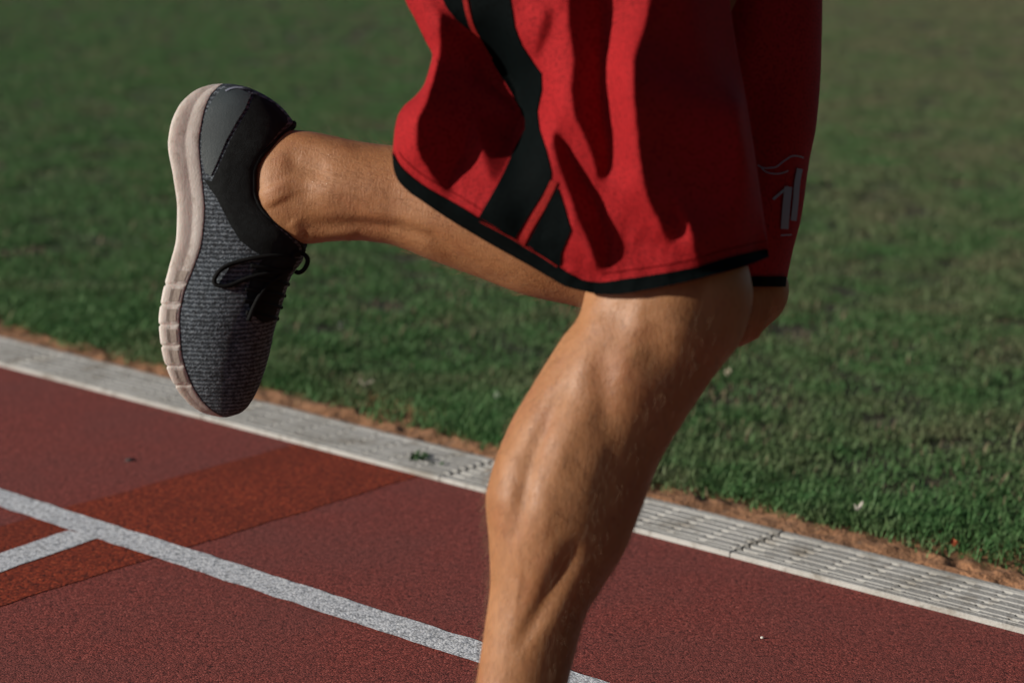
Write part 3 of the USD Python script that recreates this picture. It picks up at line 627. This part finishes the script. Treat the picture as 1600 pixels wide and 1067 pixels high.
M_PRINT = mat('white_print', (.21, .24, .31), .8)
seat = m3.Manifold.batch_hull([ball(U(1000, -330, ZS+.015), .105), ball(U(1000, -330, ZR+.02), .105), ball(U(1030, -250, ZR), .10), ball(U(1020, -480, ZS+.02), .095), ball(U(1020, -480, ZR+.02), .095)])
_sm = seat.to_mesh(); seat = tm(_sm.vert_properties[:, :3], _sm.tri_verts)
shorts = obj('shorts', seat, M_RED, person, smooth=70)
obj('shorts_leg', outward(leg_near), M_RED, shorts, smooth=70)
obj('shorts_leg', outward(leg_far), M_RED, shorts, smooth=70)
obj('side_panel', drape(stripe_main, cloth(2.2), 4), M_BLACK, shorts, smooth=True)
obj('side_panel', drape([(872, 292), (882, 321), (893, 360), (878, 394), (876, 415), (850, 400), (824, 382)], cloth(2.2), 4), M_BLACK, shorts, smooth=True)
obj('side_panel', drape([(688, -12), (698, 12), (712, 30), (732, 45), (752, 62), (738, 25), (724, -12)], cloth(2.2), 4), M_BLACK, shorts, smooth=True)
obj('piping', drape(stroke(curve([(867, 283), (850, 318), (832, 348), (815, 380)], 30), 11), cloth(3.0), 3), M_PIPE, shorts, smooth=True)
obj('piping', drape(stroke(curve([(727, -12), (737, 36), (752, 66), (768, 92)], 30), 7), cloth(3.0), 3), M_PIPE, shorts, smooth=True)
hl_, hu_ = curve(hem_lo, 160), curve(hem_up, 160)
obj('hem_trim', drape(Polygon(np.vstack([hl_+[0, 1.5], hu_[::-1]])), cloth(3.0), 4), M_BLACK, shorts, smooth=True)
fh = np.array([(u, 432) for u in np.linspace(1100, 1229.5, 40)]+[(u, 448) for u in np.linspace(1228, 1100, 40)], float)
obj('hem_trim', drape(fh, far_cloth(4.0), 4), M_BLACK, shorts, smooth=True)
st_ = drape(stroke(curve([(752, 344), (800, 370), (826, 386), (850, 400), (872, 415)], 60), 1.4), cloth(4.2), 2.5)
obj('hem_stitching', st_, M_PIPE, shorts, smooth=True)
obj('hem_stitching', drape(stroke(hu_[95:]-[0, 13], 1.5), cloth(1.0), 2.5), M_THREAD, shorts, smooth=True)
obj('hem_stitching', drape(stroke(hu_[4:62]-[-3, 12], 1.5), cloth(1.0), 2.5), M_THREAD, shorts, smooth=True)
for pts, w in (([(1184, 258), (1195, 263), (1210, 262), (1225, 252), (1240, 244), (1256, 247)], 2.2), ([(1190, 263), (1200, 270), (1212, 272), (1232, 267)], 2.0),
               ([(1232, 292), (1229, 320), (1226, 358)], 12), ([(1250, 264), (1246, 285), (1243, 320), (1240, 345)], 9), ([(1232, 292), (1222, 300), (1208, 312)], 4), ([(1220, 368), (1237, 367)], 2)):
    obj('printed_emblem', drape(stroke(curve(pts, 24), w), far_cloth(3.0), 2.5), M_PRINT, shorts, smooth=True)

# ---- shoes
s_u0 = fn([(131, 346), (134, 334), (143, 312), (155, 298), (170, 286), (205, 273), (230, 270), (280, 278), (330, 284), (370, 283), (420, 272), (465, 262), (500, 258), (545, 262), (590, 275), (625, 296), (643, 318), (652, 345)])
s_u1 = fn([(131, 350), (140, 343), (155, 333), (185, 324), (230, 318), (280, 322), (330, 326), (380, 322), (420, 310), (460, 296), (500, 290), (545, 292), (585, 301), (620, 317), (640, 334), (652, 350)])
s_u2 = fn([(131, 356), (135, 380), (143, 402), (160, 431), (180, 451), (194, 459), (203, 452), (215, 440), (235, 424), (252, 410), (275, 402), (300, 402), (325, 410), (345, 427), (365, 452), (384, 472), (402, 474), (430, 456), (475, 441), (510, 430), (560, 419), (600, 406), (630, 391), (645, 376), (652, 354)])
s_W = fn([(131, 0), (134, 16), (140, 27), (155, 41), (175, 50), (200, 55), (260, 56), (340, 55), (400, 58), (460, 68), (510, 74), (560, 70), (600, 57), (630, 38), (645, 22), (652, 0)])
s_k = fn([(131, 0), (186, 0), (216, .58), (250, .83), (330, .85), (362, .70), (392, .12), (410, 0), (652, 0)])
def sw(u, v):
    qq = np.clip((u-s_u1(v))/np.maximum(s_u2(v)-s_u1(v), 1e-6), 0, 1); k = s_k(v)
    return s_W(v)*(k+(1-k)*np.sqrt(np.clip(1-qq**2.8, 0, 1)))*(.88+.12*np.sin(np.pi/2*np.clip(qq/.5, 0, 1)))
M_KNIT = usdkit.material(stage, '/World/Looks/grey_knit', {
    'g': ('texture_coordinate', {}), 'mp': ('mapping', {'scale': (1, 1, 1)}), 'w': ('wave_texture', {'bands_direction': 'z', 'scale': 76.0, 'distortion': 4.5, 'detail': 3.0, 'detail_scale': 6.0}),
    'r': ('rgb_ramp', {'ramp': [(.15, (.035, .044, .056)), (.6, (.090, .112, .138)), (1, (.165, .192, .222))]}), 'b': ('bump', {'distance': .0009, 'strength': .8}),
    'n': ('noise_texture', {'scale': 210.0, 'detail': 3.0, 'roughness': .7}), 'rn': ('rgb_ramp', {'ramp': [(.32, (.35, .35, .35)), (.62, (1.15, 1.15, 1.15))]}), 'mm': ('mix', {'mix_type': 'multiply', 'fac': 1.0}), 'b2': ('bump', {'distance': .001, 'strength': .8}),
    'p': ('principled_bsdf', {'roughness': .8, 'specular_ior_level': .25})},
    [('g.object', 'w.vector'), ('w.fac', 'r.fac'), ('r.color', 'mm.color1'), ('n.fac', 'rn.fac'), ('rn.color', 'mm.color2'), ('mm.color', 'p.base_color'), ('w.fac', 'b.height'), ('g.object', 'n.vector'), ('n.fac', 'b2.height'), ('b.normal', 'b2.normal'), ('b2.normal', 'p.normal')], surface='p.BSDF')
M_SOLE = mat('cream_foam', (.55, .51, .48), .6, [(22, (.45, .40, .365), .4, .7), (90, (.33, .27, .23), .56, .75)], [(500, .0004), (60, .0006)], sss=.08)
M_INSET = mat('tan_rubber', (.36, .305, .265), .7, [(60, (.28, .23, .2), .4, .7)], [(500, .0004)])
M_QUART = mat('black_mesh', (.006, .0075, .0082), .75, [(160, (.010, .0125, .0135), .45, .6)], [(900, .0006)], spec=.16)
M_COUNT = mat('slate_heel', (.052, .068, .074), .5, [(40, (.042, .055, .060), .4, .7)], [(700, .0003)], spec=.5)
M_LACE = mat('black_lace', (.006, .0065, .007), .8, None, [(1500, .0006)], spec=.15)

def shoe(place, parent, label):
    """a running shoe in its own frame: u up from the sole, v from heel to toe, w sideways (units of the pattern)"""
    def surf(sign, off):
        def f(u, v):
            e = .6; wu = np.clip((sw(u+e, v)-sw(u-e, v))/(2*e), -6, 6); wv = np.clip((sw(u, v+e)-sw(u, v-e))/(2*e), -3, 3); n = np.sqrt(1+wu*wu+wv*wv)
            return place(u-off*wu/n, v-off*wv/n, sign*(sw(u, v)+off/n))
        return f
    def two(poly, off, step=4):
        m = drape(poly, surf(1, off), step); n_ = drape(poly, surf(-1, off), step)
        return [m, tm(n_.vertices, n_.faces[:, ::-1])]
    def objs(name, ms, *a, **k):
        for q_ in ms: obj(name, q_, *a, **k)
    vs = 131.2+(651.8-131.2)*(1-np.cos(np.linspace(0, np.pi, 190)))/2
    qs = 1-(1-np.linspace(0, 1, 46))**1.8
    Vv, Qq = np.meshgrid(vs, qs, indexing='ij'); Uu = s_u1(Vv)+Qq*(s_u2(Vv)-s_u1(Vv)); W = sw(Uu, Vv)
    A = place(Uu, Vv, W); B = place(Uu, Vv, -W)
    f = grid_faces(190, 46)
    up_ = cat([tm(A.reshape(-1, 3), f), tm(B.reshape(-1, 3), f[:, ::-1])])
    c = place(np.array(360.), np.array(400.), np.array(0.))
    if ((up_.triangles_center-c)*up_.face_normals).sum() < 0: up_ = tm(up_.vertices, up_.faces[:, ::-1])
    up_.merge_vertices(); root = obj('shoe', up_, M_KNIT, parent, smooth=60, label=label)
    # midsole: rounded side wall with flex grooves in the forefoot, flat tread underneath
    n = 420; vs = 131.2+(651.8-131.2)*(1-np.cos(np.linspace(0, np.pi, n)))/2
    gro = np.zeros(n)
    cuts = [446, 477, 508, 540, 571, 601]
    for g in cuts: gro += np.exp(-((vs-g)/1.9)**2)
    prof = [(1.0, 1.0, 0), (.98, 1.05, 0), (.88, 1.085, 1), (.72, 1.075, 1), (.60, 1.045, .6), (.52, 1.05, .8), (.3, 1.085, 1), (.12, 1.05, 1), (.03, .98, 1), (0, .90, 1), (-.02, .55, .3), (-.02, 0, .2)]
    rows = []
    heel = np.clip((440-vs)/60, 0, 1)
    for a, b, g in prof:
        wv = s_W(vs)*(1+(b-1)*.35)*.87+1.0*np.minimum(1, s_W(vs)/20)*(b > .8)-gro*g*2.0
        if .5 < a < .65: wv = wv-1.1*heel*np.minimum(1, s_W(vs)/30)
        if .9 > b > .1 or b == 0: pass
        uu = s_u0(vs)+a*(s_u1(vs)-s_u0(vs)) + (gro*2.5 if a <= .03 else 0)
        rows.append((uu, vs, wv))
    full = rows+[(r[0], r[1], -r[2]) for r in rows[-2::-1]]
    Pm = np.stack([place(*r) for r in full]); fm = grid_faces(len(full), n)
    ms = tm(Pm.reshape(-1, 3), fm); ms = ms if ((ms.triangles_center-c)*ms.face_normals).sum() > 0 else tm(ms.vertices, ms.faces[:, ::-1])
    obj('midsole', ms, M_SOLE, root, smooth=45)
    def wall(a_lo, a_hi, v0, v1, off):                # inset pads on the side wall
        P_ = []
        for sg in (1, -1):
            aa, vv = np.meshgrid(np.linspace(a_lo, a_hi, 4), np.linspace(v0, v1, 6), indexing='ij')
            b = np.interp(aa, [p[0] for p in prof[::-1]], [p[1] for p in prof[::-1]])
            w_ = s_W(vv)*(1+(b-1)*.35)*.87+1.0+off; P_.append(place(s_u0(vv)+aa*(s_u1(vv)-s_u0(vv)), vv, sg*w_))
        ff_ = grid_faces(4, 6)
        return [tm(P_[0].reshape(-1, 3), ff_), tm(P_[1].reshape(-1, 3), ff_[:, ::-1])]
    for g0, g1 in zip([418]+cuts[:-1], cuts): objs('tread_pad', wall(.38, .84, g0+7, g1-5, .6), M_INSET, root)
    objs('heel_counter', two([(337, 163), (352, 142), (372, 141), (396, 152), (388, 176), (378, 193), (361, 224), (345, 262), (337, 279), (328, 274), (322, 250), (322, 215), (327, 185)], 1.6), M_COUNT, root, smooth=True)
    objs('quarter_panel', two([(400, 150), (430, 164), (449, 183), (452, 194), (438, 212), (422, 233), (409, 250), (400, 275), (400, 300), (408, 327), (425, 347), (450, 368), (468, 386), (470, 402), (440, 404), (415, 402), (400, 393), (382, 379), (366, 353), (345, 312), (325, 284), (338, 287), (350, 262), (366, 226), (383, 195), (394, 176)], .9), M_QUART, root, smooth=True)
    objs('tongue', two([(468, 404), (452, 430), (444, 452), (436, 476), (430, 500), (415, 505), (398, 490), (392, 462), (400, 430), (415, 408), (440, 404)], .9), M_QUART, root, smooth=True)
    cv = np.linspace(192, 392, 90)
    for sg in (1, -1):
        cpts = place(s_u2(cv), cv, sg*(sw(s_u2(cv), cv)-1.0))
        obj('collar', tube(cpts, .0026, 10), M_QUART, root, smooth=True)
    for i, (v, a0, a1) in enumerate(((422, 398, 452), (440, 394, 447), (458, 390, 441), (476, 388, 436), (494, 392, 430))):
        for sg in (1, -1):
            u_ = np.linspace(a0, a1+2, 22); vv = v+np.linspace(-5, 4, 22)
            obj('lace', tube(place(u_, vv, sg*(sw(u_, vv)+2.2)), .0021, 8), M_LACE, root, smooth=True)
    # bow: two loops and two ends lying over the side of the tongue
    for pl in ([(462, 408, 6), (430, 402, 34), (395, 407, 52), (366, 416, 62), (347, 432, 68), (344, 444, 69), (356, 449, 68), (385, 440, 60), (420, 430, 42), (455, 422, 12)],
               [(462, 412, 4), (472, 396, 18), (482, 404, 22), (478, 420, 18), (462, 424, 6)],
               [(458, 420, 4), (444, 430, 30), (420, 452, 48), (404, 480, 60), (396, 502, 66)],
               [(462, 414, -4), (470, 392, -16), (474, 380, -18), (462, 376, -22)]):
        p = spl2(pl, 50); base = sw(np.minimum(p[:, 0], s_u2(p[:, 1])-.5), p[:, 1])
        w_ = np.sign(p[:, 2])*np.maximum(np.abs(p[:, 2]), base+2.4)
        obj('lace', tube(place(p[:, 0], p[:, 1], w_), .0023, 8), M_LACE, root, smooth=True)
    objs('heel_mark', two(stroke(curve([(357, 148), (364, 144), (372, 142), (381, 142)], 20), 3.0), 2.6, 2), M_PRINT, root)
    return root
ZF = ZR+.038
C0 = U(372, 392, ZF)
exr, eyd = M@[1, 0, 0], M@[0, 1, 0]
def place_raised(u, v, w):
    u, v, w = np.broadcast_arrays(u, v, w); s = PX(ZF)
    return C0+((u-372)*s)[..., None]*exr+((v-392)*s)[..., None]*eyd+(w*s)[..., None]*TOCAM
shoe(place_raised, person, 'grey knit running shoe lifted behind the runner with its toe pointing down')
h_ank = ank[2]
def place_stand(u, v, w):                              # planted: toe to the right, sole on the track
    u, v, w = np.broadcast_arrays(u, v, w); s = PX(ZR)
    O = np.array([ank[0], ank[1], 0])
    return O+((v-262)*s)[..., None]*RUN+((u-256)*s)[..., None]*np.array([0, 0, 1.0])+(w*s)[..., None]*SIDE
shoe(place_stand, person, 'grey knit running shoe planted on the red track')

# ------------------------------------------------------------------ small things on the ground
M_WEED = mat('weed_leaf', (.045, .10, .035), .6)
def weed(al, ac, seed, n, h):
    m = tuft(seed, n, h*.5, h, .012, .007); m.apply_translation(G(al, ac, ZT-.002)); return m
wp = PL(655, 722); root = obj('weed', weed(wp[0], wp[1], 71, 16, .022), M_WEED, label='small green weed growing out of the drain slots', category='weed')
wp = PL(678, 730); obj('weed', weed(wp[0], wp[1], 72, 6, .016), M_WEED, label='tiny weed sprig on the drain right of the larger weed', category='weed')
def leaf(u, v, L, W, a, color, name, label, catg, z=.012, seed=0):
    p = PL(u, v); c, s = math.cos(a), math.sin(a); r = np.random.default_rng(seed)
    x = np.linspace(-1, 1, 9); wv = W/2*np.sqrt(np.clip(1-x**2, 0, 1))*(1+.2*r.normal(size=9)); zz = z+.006*x**2+.002*r.normal(size=9)
    al = p[0]+c*x*L/2; ac = p[1]+s*x*L/2
    a_ = np.vstack([G(al-s*wv, ac+c*wv, zz+.003), G(al, ac, zz), G(al+s*wv, ac-c*wv, zz+.003)])
    f = grid_faces(3, 9); obj(name, tm(a_, f), mat('leaf_'+name+f'{seed:02d}', color, .8), label=label, category=catg)
leaf(1490, 866, .013, .009, .6, (.38, .10, .04), 'fallen_leaf', 'small orange leaf on the bare soil at the right grass edge', 'leaf', seed=1)
leaf(572, 618, .024, .007, 2.4, (.46, .42, .35), 'dry_leaf', 'pale dry leaf lying at the grass edge right of the lifted shoe', 'leaf', .018, seed=2)
leaf(532, 532, .010, .008, .3, (.6, .6, .52), 'petal', 'tiny white petal in the grass right of the lifted shoe', 'petal', .024, seed=3)
leaf(1136, 607, .018, .009, 1.2, (.45, .40, .30), 'dry_leaf', 'pale dry leaf in the grass right of the standing knee', 'leaf', .024, seed=4)
leaf(775, 643, .012, .008, .8, (.33, .42, .30), 'fallen_leaf', 'pale green leaf in the grass left of the standing calf', 'leaf', .024, seed=5)
leaf(1340, 812, .014, .006, 2.0, (.42, .40, .36), 'dry_leaf', 'pale dry leaf on the soil near the right grass edge', 'leaf', .014, seed=6)
def pebble(u, v, r, color, label, seed, z=0.0):
    p = PL(u, v); m = trimesh.creation.icosphere(2, r); m.vertices *= (1+.25*(meshkit.fbm(m.vertices/r*1.3+seed, 2, seed)-.5))[:, None]*[1, 1, .7]
    m.apply_translation(G(p[0], p[1], z+r*.5)); obj('pebble', m, mat(f'pebble_{seed:02d}', color, .8), smooth=True, label=label, category='pebble')
pebble(1191, 997, .0022, (.62, .60, .56), 'tiny white pebble on the red track below the drain joint', 1)
pebble(203, 719, .008, (.05, .035, .035), 'dark flattened gum-like spot on the red track near the drain', 2, -.006)
